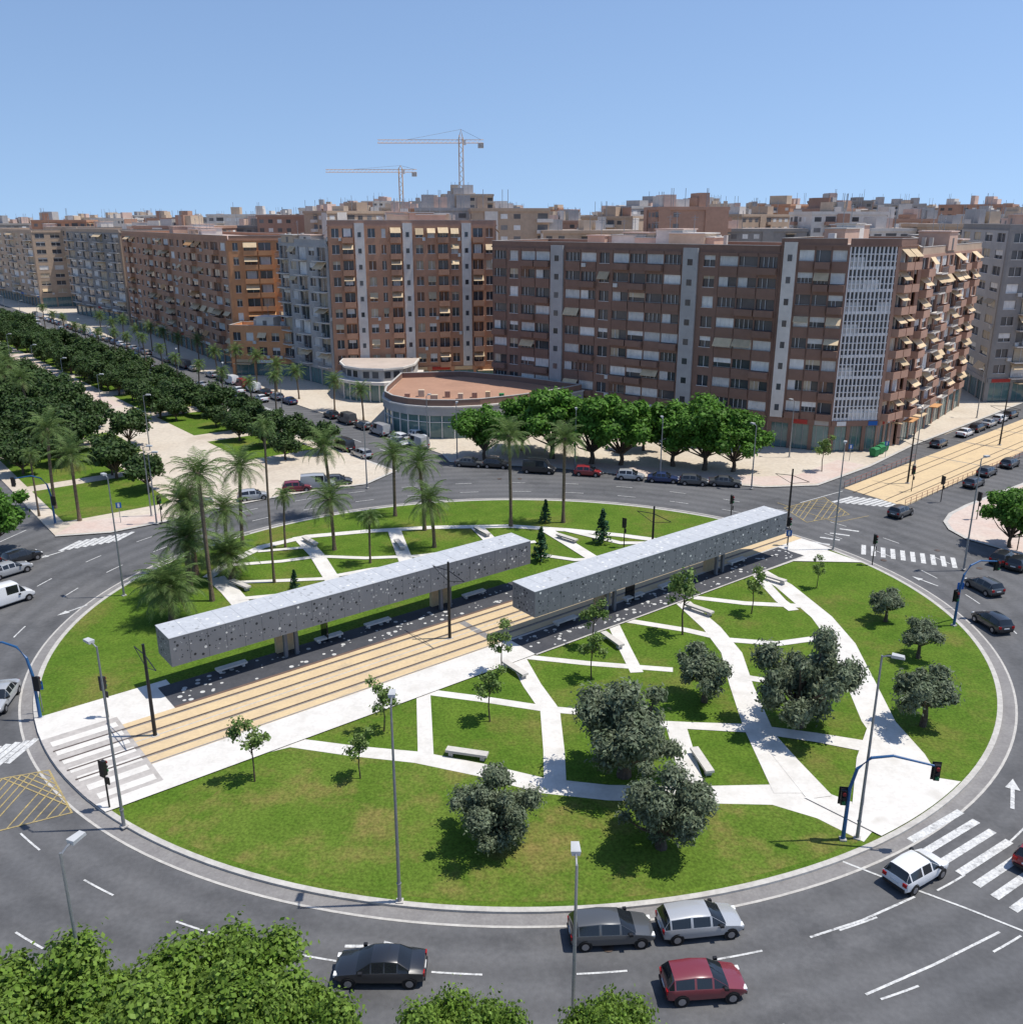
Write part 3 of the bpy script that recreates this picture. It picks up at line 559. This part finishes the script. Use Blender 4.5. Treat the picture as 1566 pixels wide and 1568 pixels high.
building('apartment_building',[(-172,370),(-134.5,327.5),(-116,338),(-150,384)],3.3,8,5,['RWRWRWR','WWWW','WWWW','WWWW'],['wall_darkgrey','wall_beige'],9,clutter=4,awn=.1,rw='wall_beige')
building('apartment_building',[(-262,470),(-200,398),(-180,410),(-240,485)],3.2,8,5,['RWWRWWRWWR','WWWW','WWWW','WWW'],['wall_beige'],10,clutter=5,awn=.2)
building('apartment_building',[(-205,420),(-178,392),(-158,402),(-185,440)],3.2,8,6,['WWRWWR','WWWW','WWW','WWW'],['wall_beige','wall_cream'],12,clutter=3)
# low curved commercial base: glazed shopfront, grey fascia, brick terrace parapet
m=MB()
front=[(-23,166),(-22.6,161.5),(-20.8,157.6),(-17.8,154.8),(-14,153.3),(-9.8,153.1),(-5.4,154.2),(0,157.2),(6,161.5)]
pts=front+[(13,168.5),(0,178.5),(-10,184),(-22,182)]
def inset(pl,k):
    n=len(pl); out=[]
    for i in range(n):
        a=Vector(pl[i-1]); b=Vector(pl[i]); c=Vector(pl[(i+1)%n]); t=((b-a).normalized()+(c-b).normalized()).normalized(); out.append((b.x-t.y*k,b.y+t.x*k))
    return out
m.prism(pts,0,4.2,'shop_glass'); m.prism(inset(pts,-.35),4.1,5.5,'wall_grey'); m.prism(inset(pts,-.5),5.5,5.75,'wall_white')
m.prism(inset(pts,.4),5.75,5.8,'roof_tile')
ip=inset(pts,0.0); npt=len(pts)
for i in range(npt):
    a=pts[i]; b=pts[(i+1)%npt]; L=math.dist(a,b); d=((b[0]-a[0])/L,(b[1]-a[1])/L); k=max(2,int(L/1.6))
    for j in range(k): m.obox(a,d,j*L/k,j*L/k+.14,0.01,.2,.1,4.1,'frame_white')
    m.obox(a,d,0,L,.01,.16,2.9,3.0,'frame_white')
    m.obox(a,d,0.02,L-.02,-.25,0,5.75,6.75,'brick_brown'); m.obox(a,d,.02,L-.02,-.3,.04,6.75,6.85,'concrete')
for k in range(8):
    x0=-19+k*2.4; y0=157.5+R.uniform(0,5)+max(0,(x0+2)*.6); m.box(x0,x0+R.uniform(.6,1.4),y0,y0+1,5.8,6.3+R.uniform(0,1.4),R.choice(['wall_white','awning','green_bin','brick_tan','wall_cream']))
m.split('curved_shop_building')
m=MB(); pd=[(-37,196),(-35,190),(-31,186.5),(-26,185.5),(-22,188),(-20,193),(-20,201),(-37,201)]
m.prism(pd,0,3.7,'shop_glass'); m.prism(inset(pd,-.9),3.7,4.3,'wall_white'); m.prism(inset(pd,.7),4.3,6.6,'wall_grey'); m.prism(inset(pd,.2),6.6,7.0,'wall_white'); m.prism(inset(pd,.6),7.0,7.05,'roof_gravel')
for i in range(8):
    a=pd[i]; b=pd[(i+1)%8]; L=math.dist(a,b); d=((b[0]-a[0])/L,(b[1]-a[1])/L)
    for j in range(int(L/2)+1): m.obox(a,d,j*2.0,j*2.0+.25,.01,.2,.1,3.7,'wall_white')
    a=inset(pd,.7)[i]; b=inset(pd,.7)[(i+1)%8]; L=math.dist(a,b)
    for j in range(int(L/2)): m.obox(a,d,j*2+.3,j*2+1.6,.01,.06,4.9,6.2,'window_glass')
m.split('shop_building')
# city behind
def city(x,y,w,dp,h,ang,wall,seed):
    r=random.Random(seed); m=MB(); d=(math.cos(ang),math.sin(ang)); n=(d[1],-d[0])
    m.obox((x,y),d,-w/2,w/2,-dp,0,0,h,wall)
    o1=(x-d[0]*w/2,y-d[1]*w/2); nf=int(h/3.1); faces=[(o1,d,w),((x+d[0]*w/2,y+d[1]*w/2),(-n[0],-n[1]),dp),((x-d[0]*w/2-n[0]*dp,y-d[1]*w/2-n[1]*dp),n,dp)]
    w2=r.choice([wall,'wall_white','brick_tan',wall])
    for o,dd_,L in faces:
        nb=max(3,int(L/3.4)); kinds=[r.choice('wwwbss') for _ in range(nb)]
        for i in range(nb):
            a=i*L/nb; b=a+L/nb
            if kinds[i]=='s': 
                if r.random()<.5: m.obox(o,dd_,a,b,0,.35,0,h+r.uniform(0,.8),w2)
                continue
            for f in range(max(0,nf-6),nf):
                z=h-(nf-f)*3.1+.2
                if kinds[i]=='w': m.obox(o,dd_,a+.9,b-.9,0.0,.03,z+.9,z+2.2,'window_far' if r.random()<.75 else 'blind_white')
                else:
                    m.obox(o,dd_,a+.4,b-.4,0,.03,z+.2,z+2.4,'window_far'); m.obox(o,dd_,a+.1,b-.1,.03,1.2,z-.1,z+.9 if r.random()<.9 else z+.1,w2)
                    if r.random()<.25: m.obox(o,dd_,a+.3,b-.3,.05,1.1,z+2.2,z+2.35,'awning')
    m.obox((x,y),d,-w/2-.3,w/2+.3,-dp-.3,.3,h,h+.9,wall); m.obox((x,y),d,-w/2+.2,w/2-.2,-dp+.2,-.2,h+.9,h+.95,'roof_gravel')
    for k in range(r.randint(3,6)):
        s=r.uniform(-w/2+3,w/2-4); ww=r.uniform(1.5,5); m.obox((x,y),d,s-ww/2,s+ww/2,-dp*r.uniform(.7,.8),-dp*r.uniform(.2,.3),h+.9,h+.9+r.uniform(1.2,4.2),r.choice([wall,'wall_white','roof_pink','wall_cream','wall_grey'])); m.tube([(x+d[0]*s,y+d[1]*s,h),(x+d[0]*s,y+d[1]*s,h+6)],.08,'galvanised',4)
    m.split('apartment_building')
prof=[(-60,338),(60,336),(140,332),(230,329),(300,333),(400,324),(440,319),(500,322),(580,314),(650,316),(710,300),(745,312),(800,304),(860,312),(910,320),(950,324),(990,311),(1040,307),(1100,312),(1150,316),(1200,322),(1250,310),(1330,312),(1400,318),(1440,322),(1480,316),(1560,325),(1640,325)]
rr=random.Random(3); k=0
walls=['wall_cream','wall_white','wall_beige','wall_pink','brick_tan','wall_cream','wall_darkgrey','wall_grey','brick_orange','wall_beige','wall_white']
for pas,(d0,d1,dv) in enumerate([(250,300,20),(330,400,13),(430,560,7),(620,850,4)]):
    u=-120 if pas else 440
    while u<1700:
        D=rr.uniform(d0,d1); w=rr.uniform(12,30)+D*.012
        vt=np.interp(u,[p[0] for p in prof],[p[1] for p in prof])+dv+rr.choice([-6,-2,0,4,9,16])
        h=36+(335-vt)/1400*D; x=(u-783)/1400*D/1.0*.96
        t=x*TD[0]+D*TD[1]
        if not (10<t<100 and x<0):
            if not(D<320 and (x<-36 or x>150)): city(x,D,w,rr.uniform(12,18),h,rr.choice([-.2,.1,.67,-.65,0]) if pas else 0.1,rr.choice(walls),k)
        k+=1; u+=w*1400/D*rr.uniform(.75,1.15)
m=MB()
for i in range(420):
    D=rr.uniform(900,2600); x=rr.uniform(-.75,.75)*D; w=rr.uniform(20,50); h=rr.uniform(15,34); m.box(x,x+w,D,D+20,0,h,rr.choice(['wall_white','wall_cream','wall_grey','wall_beige']))
m.build('background')
# ---------------------------------------------------------------- cranes
def crane(u,D,vt,vj,jl,cj):
    x=(u-783)/1400*D*.96; hT=36+(335-vt)/1400*D; hJ=36+(335-vj)/1400*D; m=MB(); s=1.1; y=D
    for a,b in((-s,-s),(s,-s),(s,s),(-s,s)): m.tube([(x+a,y+b,0),(x+a,y+b,hJ+2)],.2,'crane_paint',4)
    zz=30
    while zz<hJ:
        m.tube([(x-s,y-s,zz),(x+s,y-s,zz+2.4)],.12,'crane_paint',4); m.tube([(x+s,y-s,zz+2.4),(x-s,y-s,zz+4.8)],.12,'crane_paint',4); m.tube([(x-s,y+s,zz),(x-s,y-s,zz+2.4)],.12,'crane_paint',4); zz+=4.8
    m.tube([(x-s,y,hJ+2),(x,y,hT),(x+s,y,hJ+2)],[.25,.25,.25],'crane_paint',4)
    for yy,z0 in((-.8,0),(.8,0),(0,1.6)): m.tube([(x-jl,y+yy,hJ+z0),(x+cj,y+yy,hJ+z0)],.14,'crane_paint',4)
    xx=x-jl
    while xx<x+cj-2.4: m.tube([(xx,y-.8,hJ),(xx+1.2,y,hJ+1.6)],.07,'crane_paint',3); m.tube([(xx+1.2,y,hJ+1.6),(xx+2.4,y-.8,hJ)],.07,'crane_paint',3); xx+=2.4
    m.tube([(x-jl*.65,y,hJ+1.6),(x,y,hT)],.08,'galvanised',3); m.tube([(x+cj*.9,y,hJ+1.6),(x,y,hT)],.08,'galvanised',3)
    m.box(x+cj-3,x+cj,y-1,y+1,hJ-2.5,hJ,'concrete'); m.box(x+s,x+s+1.6,y-1,y+.8,hJ-1,hJ+1.4,'frame_white'); m.build('tower_crane')
crane(708,520,214,232,44,12); crane(617,600,262,271,46,10)
# ---------------------------------------------------------------- street furniture
def lamp_mesh(h,double=False):
    m=MB(); m.box(-.2,.2,-.2,.2,0,.08,'concrete'); m.tube([(0,0,0),(0,0,1.2),(0,0,h)],[.12,.1,.055],'galvanised',8)
    m.tube([(0,0,1.2),(0,0,1.25)],.14,'galvanised',8)
    for sg in([1,-1] if double else [1]):
        m.tube([(0,0,h-.1),(sg*.3,0,h+.05),(sg*.75,0,h+.1)],.045,'galvanised',6); m.hexa([(sg*.5,-.16,h+.02),(sg*1.2,-.14,h+.04),(sg*1.2,.14,h+.04),(sg*.5,.16,h+.02)][::sg],[(sg*.5,-.2,h+.22),(sg*1.15,-.16,h+.2),(sg*1.15,.16,h+.2),(sg*.5,.2,h+.22)][::sg],'lamp_head')
    return m.mesh('lamp_mesh')
LM=lamp_mesh(12.3); LM2=lamp_mesh(9)
for u,v,a in[(190,1266,2.5),(612,1381,1.6),(1312,1284,-.5),(190,912,2.4),(1275,842,1.2),(1475,872,.5)]: x,y=P(u,v,ZI); inst(LM,'street_lamp',x,y,ZI,a)
for x,y,a in[(2.5,29.2,1.57),(-17.6,29.9,1.2)]: inst(LM,'street_lamp',x,y,.13,a)
for u,v,a in[(240,802,0),(562,747,1),(700,706,1.5),(1150,748,2),(1400,712,2),(1208,700,2),(1010,735,1.6),(1495,640,2),(232,790,0),(880,718,1.5),(655,690,1),(1340,690,2),(1540,610,2)]: x,y=P(u,v,.13); inst(LM2,'street_lamp',x,y,.13,a)
for n in range(150,400,26): inst(LM2,'street_lamp',*TN(67.4,n),.13,R.uniform(0,6)); inst(LM2,'street_lamp',*TN(44,n),.13,0)
def cat_mesh(h):
    m=MB(); m.box(-.25,.25,-.25,.25,0,.12,'concrete'); m.tube([(0,0,0),(0,0,h)],[.15,.1],'black_paint',8); m.tube([(0,0,h-.8),(2.4,0,h-1.1)],.04,'black_paint',5); m.tube([(0,0,h-1.8),(2.4,0,h-1.1)],.03,'black_paint',5)
    m.tube([(0,0,h-.8),(-2.4,0,h-1.1)],.04,'black_paint',5); m.tube([(0,0,h-1.8),(-2.4,0,h-1.1)],.03,'black_paint',5); return m.mesh('cat_mesh')
CM=cat_mesh(7.4)
ta=math.atan2(ND[1],ND[0])
for t in(16,42,68,92): x,y=TN(t,61.75); inst(CM,'catenary_pole',x,y,ZI,ta)
for k in(0.5,2.2,4,6): p=b0+dd*k*20; inst(CM,'catenary_pole',p.x,p.y,.06,math.atan2(nn.y,nn.x))
def signal_mesh(arm):
    m=MB()
    def head(x,y,z):
        m.box(x-.16,x+.16,y-.14,y+.14,z-.5,z+.5,'black_paint'); m.box(x-.26,x+.26,y+.14,y+.16,z-.6,z+.6,'black_paint')
        for k,c in((.3,'red_lens'),(0,'black_paint'),(-.3,'green_lens')): m.tube([(x,y-.14,z+k),(x,y-.26,z+k)],.11,c,10)
    if arm:
        m.tube([(0,0,0),(.02,0,3.6),(.3,0,5.0),(1.0,0,5.8),(2.2,0,6.05),(4.6,0,5.6)],[.13,.11,.1,.09,.08,.06],'blue_paint',8); head(4.7,0,5.2); head(-.28,0,3.0); m.box(-.2,.2,-.2,.2,0,.1,'concrete')
    else:
        m.tube([(0,0,0),(0,0,3.2)],.06,'black_paint',8); head(0,0,3.0); m.box(-.12,.12,-.22,-.14,1.7,2.2,'black_paint')
    return m.mesh('signal_mesh')
SA=signal_mesh(True); SS=signal_mesh(False)
for u,v,a in[(1290,1286,-.15),(62,1100,2.9),(1460,958,.45),(85,802,3.0)]: x,y=P(u,v,ZI); inst(SA,'traffic_light_mast',x,y,ZI,a)
for u,v,a in[(168,1238,2.6),(166,1100,2.8),(1335,865,1),(1495,795,2),(1557,842,2),(1205,836,1),(1395,752,0),(955,838,2.5),(1118,800,1),(248,800,1),(1440,768,2)]: x,y=P(u,v,ZI); inst(SS,'traffic_light',x,y,ZI-.03,a)
m=MB(); m.tube([(0,0,0),(0,0,2.6)],.04,'galvanised',6); m.box(-.32,.32,-.05,-.03,1.9,2.6,'sign_blue'); m.box(-.12,.12,-.06,-.05,2.0,2.5,'frame_white'); SG=m.mesh('sign_mesh')
for u,v,a in[(66,1090,.2),(1205,845,0),(1355,700,0),(1465,930,0),(185,800,.3),(1300,705,0)]: x,y=P(u,v,ZI); inst(SG,'traffic_sign',x,y,.14,a)
m=MB(); m.box(-1.5,1.5,-.3,.3,.32,.5,'paving'); m.box(-1.3,-1,-.22,.22,0,.32,'concrete'); m.box(1,1.3,-.22,.22,0,.32,'concrete'); m.box(-1.46,1.46,-.32,-.3,.36,.46,'galvanised'); BN=m.mesh('bench_mesh')
for u,v,a in[(788,1030,-.95),(715,1160,-.25),(1074,1172,1.75),(368,900,-.7),(937,985,-1.1),(1070,938,-.8),(1182,890,-.8),(475,833,-.9),(612,838,-1.2),(738,818,-1),(868,828,-.8)]: x,y=P(u,v,ZI); inst(BN,'park_bench',x,y,ZI+.03,a)
m=MB()
for A,B in[((1385,776),(1480,735)),((1480,735),(1566,700)),((1292,748),(1400,705))]:
    a=Vector(P(*A)); b=Vector(P(*B)); L=(b-a).length; k=int(L/1.6)
    for i in range(k+1): p=a.lerp(b,i/k); m.tube([(p.x,p.y,0),(p.x,p.y,1.0)],.035,'rail_red',5)
    for z_ in(1.0,.55): m.tube([(a.x,a.y,z_),(b.x,b.y,z_)],.03,'rail_red',5)
m.build('guard_rail')
m=MB(); m.hexa([(-.6,-.45,.15),(.6,-.45,.15),(.6,.45,.15),(-.6,.45,.15)],[(-.75,-.55,1.2),(.75,-.55,1.2),(.75,.55,1.2),(-.75,.55,1.2)],'green_bin'); m.hexa([(-.78,-.58,1.2),(.78,-.58,1.2),(.78,.58,1.2),(-.78,.58,1.2)],[(-.7,-.2,1.45),(.7,-.2,1.45),(.7,.4,1.4),(-.7,.4,1.4)],'green_bin'); m.box(-.5,-.4,-.4,-.3,0,.15,'tyre'); m.box(.4,.5,-.4,-.3,0,.15,'tyre'); BI=m.mesh('bin_mesh')
for u,v in[(1338,700),(1346,696),(1352,692)]: x,y=P(u,v); inst(BI,'waste_container',x,y,.13,.7)
# ---------------------------------------------------------------- cars
def car_mesh(kind):
    S={'hatch':[(-1.98,.42,.62,.66,.74,.68,0),(-1.92,.28,.92,.98,.82,.70,0),(-1.62,.24,.95,1.40,.86,.62,1),(-.6,.22,.94,1.48,.87,.63,0),(.25,.22,.92,1.43,.87,.62,0),(1.02,.22,.90,.95,.86,.76,1),(1.65,.24,.78,.82,.83,.68,0),(1.95,.34,.58,.64,.74,.6,0)],
       'sedan':[(-2.25,.42,.6,.72,.74,.66,0),(-2.2,.28,.85,.95,.82,.70,0),(-1.55,.24,.93,1.0,.87,.74,0),(-.95,.22,.94,1.38,.88,.62,1),(-.3,.22,.93,1.43,.88,.62,0),(.35,.22,.92,1.39,.88,.62,0),(1.1,.22,.88,.94,.87,.76,1),(1.95,.25,.76,.8,.83,.66,0),(2.2,.36,.56,.62,.72,.58,0)],
       'wagon':[(-2.2,.42,.62,.68,.74,.68,0),(-2.15,.28,.92,1.0,.83,.70,0),(-1.85,.24,.95,1.42,.86,.62,1),(-.7,.22,.94,1.5,.88,.63,0),(.35,.22,.92,1.44,.88,.62,0),(1.15,.22,.90,.95,.87,.76,1),(1.85,.24,.78,.82,.83,.68,0),(2.15,.34,.58,.64,.74,.6,0)],
       'van':[(-2.4,.42,.7,.8,.84,.78,0),(-2.38,.3,1.1,1.3,.9,.8,0),(-2.25,.26,1.15,2.05,.92,.78,0),(-.4,.26,1.15,2.12,.92,.8,0),(.9,.26,1.12,2.05,.92,.78,0),(1.55,.26,1.08,1.2,.9,.8,1),(2.15,.28,.85,.95,.86,.74,0),(2.4,.38,.6,.68,.78,.66,0)]}[kind]
    m=MB(); rings=[]
    for x,zb,zl,zt,w,wt,g in S: rings.append([(x,-wt*.0,zt+.035),(x,-wt*.8,zt+.02),(x,-wt,zt-.03),(x,-w,zl),(x,-w*1.02,(zl+zb)/2),(x,-w*.98,zb+.12),(x,-w*.86,zb),(x,w*.86,zb),(x,w*.98,zb+.12),(x,w*1.02,(zl+zb)/2),(x,w,zl),(x,wt,zt-.03),(x,wt*.8,zt+.02)])
    N_=13; m.v=[p for r_ in rings for p in r_]; pi=m.mi('paint_white'); gi=m.mi('car_glass'); bi=m.mi('tyre')
    for i in range(len(S)-1):
        for j in range(N_):
            a=i*N_+j; b=i*N_+(j+1)%N_; c=(i+1)*N_+(j+1)%N_; d=(i+1)*N_+j; mt=pi
            hgt=((S[i][3]-S[i][2])+(S[i+1][3]-S[i+1][2]))/2
            if j in(2,10) and hgt>.2 and not(kind=='van' and i<3): mt='g'
            if j in(0,12,1,11) and S[i+1 if S[i+1][6] else i][6] and abs(S[i][3]-S[i+1][3])>.3: mt='g'
            if j==6: mt=bi
            if j in(0,1,11,12) and mt=='g': m.f.append((a,b,c,d)); m.m.append(gi)
            elif mt=='g':
                P4=[Vector(m.v[q_]) for q_ in(a,b,c,d)]; cen=sum(P4,Vector())/4; k0=len(m.v)
                for p in P4: m.v.append(tuple(p+(cen-p)*.12))
                for e in range(4): m.f.append(((a,b,c,d)[e],(a,b,c,d)[(e+1)%4],k0+(e+1)%4,k0+e)); m.m.append(pi)
                m.f.append((k0,k0+1,k0+2,k0+3)); m.m.append(gi)
            else: m.f.append((a,b,c,d)); m.m.append(mt)
    m.f.append(tuple(range(N_-1,-1,-1))); m.m.append(pi); k=(len(S)-1)*N_; m.f.append(tuple(range(k,k+N_))); m.m.append(pi)
    xr,xf=S[0][0]+.72,S[-1][0]-.72
    for x in(xr,xf):
        for s in(-1,1):
            w=.87 if kind!='van' else .92
            m.tube([(x,s*(w-.2),.33),(x,s*(w+.012),.33)],.37,'black_paint',18); m.tube([(x,s*(w-.2),.31),(x,s*(w+.035),.31)],.31,'tyre',18); m.tube([(x,s*(w),.31),(x,s*(w+.045),.31)],.19,'hub',12)
    x1=S[-1][0]; x0=S[0][0]
    for s in(-1,1):
        m.box(x1-.25,x1+.01,min(s*.45,s*.74),max(s*.45,s*.74),.56,.7,'head_light'); m.box(x0-.015,x0+.15,min(s*.52,s*.78),max(s*.52,s*.78),.66,.88,'tail_light')
        m.box(.75,.95,min(s*.88,s*1.04),max(s*.88,s*1.04),.93,1.06,'black_paint'); 
    m.box(x1-.05,x1+.04,-.7,.7,.34,.48,'black_paint'); m.box(x0-.05,x0+.05,-.7,.7,.34,.5,'black_paint'); m.box(x1-.02,x1+.02,-.3,.3,.56,.64,'black_paint'); m.box(x0-.03,x0,-.26,.26,.62,.72,'frame_white')
    me=m.mesh('car_mesh'); me.shade_smooth(); me.set_sharp_from_angle(angle=math.radians(28)); return me
CARS={k:car_mesh(k) for k in('hatch','sedan','wagon','van')}
def car(x,y,a,kind,col,name='car'):
    o=inst(CARS[kind],name,x,y,.025,a,1.0); s=o.material_slots[0]; s.link='OBJECT'; s.material=MATS['paint_'+col]; return o
def caru(u,v,deg,kind,col,name='car'): x,y=P(u,v); return car(x,y,math.radians(deg),kind,col,name)
caru(1400,1345,32,'hatch','white'); caru(1070,1425,8,'wagon','silver'); caru(935,1437,4,'wagon','grey'); caru(1075,1518,5,'hatch','darkred'); caru(583,1494,180,'sedan','black')
caru(1505,905,105,'hatch','grey'); caru(1517,960,100,'hatch','black'); caru(1378,790,40,'hatch','grey'); caru(1590,1318,40,'hatch','red'); caru(2,1078,-80,'sedan','silver')
for u,v,c,k in[(720,714,'grey','sedan'),(825,724,'black','van'),(900,728,'red','hatch'),(965,734,'silver','hatch'),(1015,738,'blue','sedan'),(1062,742,'grey','hatch'),(1110,744,'grey','sedan'),(760,716,'black','hatch')]: caru(u,v,-12,k,c,'parked_car')
caru(388,765,25,'hatch','silver'); caru(455,752,15,'hatch','darkred'); caru(487,748,12,'van','silver'); caru(518,742,12,'hatch','grey'); caru(300,775,30,'sedan','grey'); caru(640,672,-52,'hatch','white'); caru(612,682,-52,'sedan','silver')
for u,v,c,k in[(12,925,'white','van'),(15,880,'silver','sedan'),(35,860,'black','hatch')]: caru(u,v,55,k,c,'parked_car')
cc=['white','silver','grey','blue','red','black','beige','white','silver']
for n in range(125,400,6):
    for t in(69,79.5):
        if R.random()<.75: x,y=TN(t,n); car(x,y,math.atan2(ND[1],ND[0]),R.choice(['hatch','sedan','wagon','van']),R.choice(cc),'parked_car')
    if R.random()<.3: x,y=TN(R.choice([72.5,76]),n); car(x,y,math.atan2(ND[1],ND[0]),'sedan',R.choice(cc))
    if R.random()<.5: x,y=TN(20.5,n+20); car(x,y,math.atan2(ND[1],ND[0]),R.choice(['hatch','sedan']),R.choice(cc),'parked_car')
s0=Vector(P(1400,690)); s1=Vector(P(1566,624)); sd=(s1-s0).normalized(); sn=Vector((sd.y,-sd.x))
for i in range(16):
    if R.random()<.8: p=s0+sd*i*5.6+sn*1.6; car(p.x,p.y,math.atan2(sd.y,sd.x),R.choice(['hatch','sedan','wagon']),R.choice(cc),'parked_car')
for u,v in[(1510,728),(1545,715),(1490,745),(1560,870),(1535,862)]: caru(u,v,42,'hatch',R.choice(['grey','silver','black']))
# ---------------------------------------------------------------- light, sky, camera
w=bpy.data.worlds.new('World'); scene.world=w; w.use_nodes=True; nt=w.node_tree
sk=nt.nodes.new('ShaderNodeTexSky'); sk.sky_type='NISHITA'; sk.sun_disc=False
EL=math.radians(66); sx,sy=1.0,.06; az=math.atan2(sx,sy)
sk.sun_elevation=EL; sk.sun_rotation=az; sk.altitude=0; sk.air_density=1.0; sk.dust_density=.3; sk.ozone_density=3.0
tc=nt.nodes.new('ShaderNodeTexCoord'); vq=nt.nodes.new('ShaderNodeVectorMath'); vq.operation='MULTIPLY'; vq.inputs[1].default_value=(1,1,.7)
va=nt.nodes.new('ShaderNodeVectorMath'); va.operation='ADD'; va.inputs[1].default_value=(0,0,.17); vn=nt.nodes.new('ShaderNodeVectorMath'); vn.operation='NORMALIZE'
nt.links.new(tc.outputs['Generated'],vq.inputs[0]); nt.links.new(vq.outputs[0],va.inputs[0]); nt.links.new(va.outputs[0],vn.inputs[0]); nt.links.new(vn.outputs[0],sk.inputs['Vector'])
tm=nt.nodes.new('ShaderNodeVectorMath'); tm.operation='MULTIPLY'; tm.inputs[1].default_value=(1.08,1.06,1.08); nt.links.new(sk.outputs[0],tm.inputs[0])
bg=nt.nodes['Background']; bg.inputs[1].default_value=.145; nt.links.new(tm.outputs[0],bg.inputs[0])
sl=bpy.data.lights.new('sun','SUN'); sl.energy=4.9; sl.angle=math.radians(.5); sl.color=(1,.95,.87); so=bpy.data.objects.new('sun',sl); scene.collection.objects.link(so)
dv=Vector((math.cos(EL)*sx,math.cos(EL)*sy,math.sin(EL))); so.rotation_euler=dv.to_track_quat('Z','Y').to_euler(); so.location=(60,60,120)
cam=bpy.data.cameras.new('camera'); co=bpy.data.objects.new('camera',cam); scene.collection.objects.link(co); co.location=(0,0,H); co.rotation_euler=(math.pi/2-TH,0,0)
cam.sensor_width=36; cam.sensor_fit='HORIZONTAL'; cam.lens=36*1400/1566; cam.clip_end=20000; scene.camera=co
scene.view_settings.view_transform='Standard'; scene.view_settings.look='None'; scene.view_settings.exposure=0
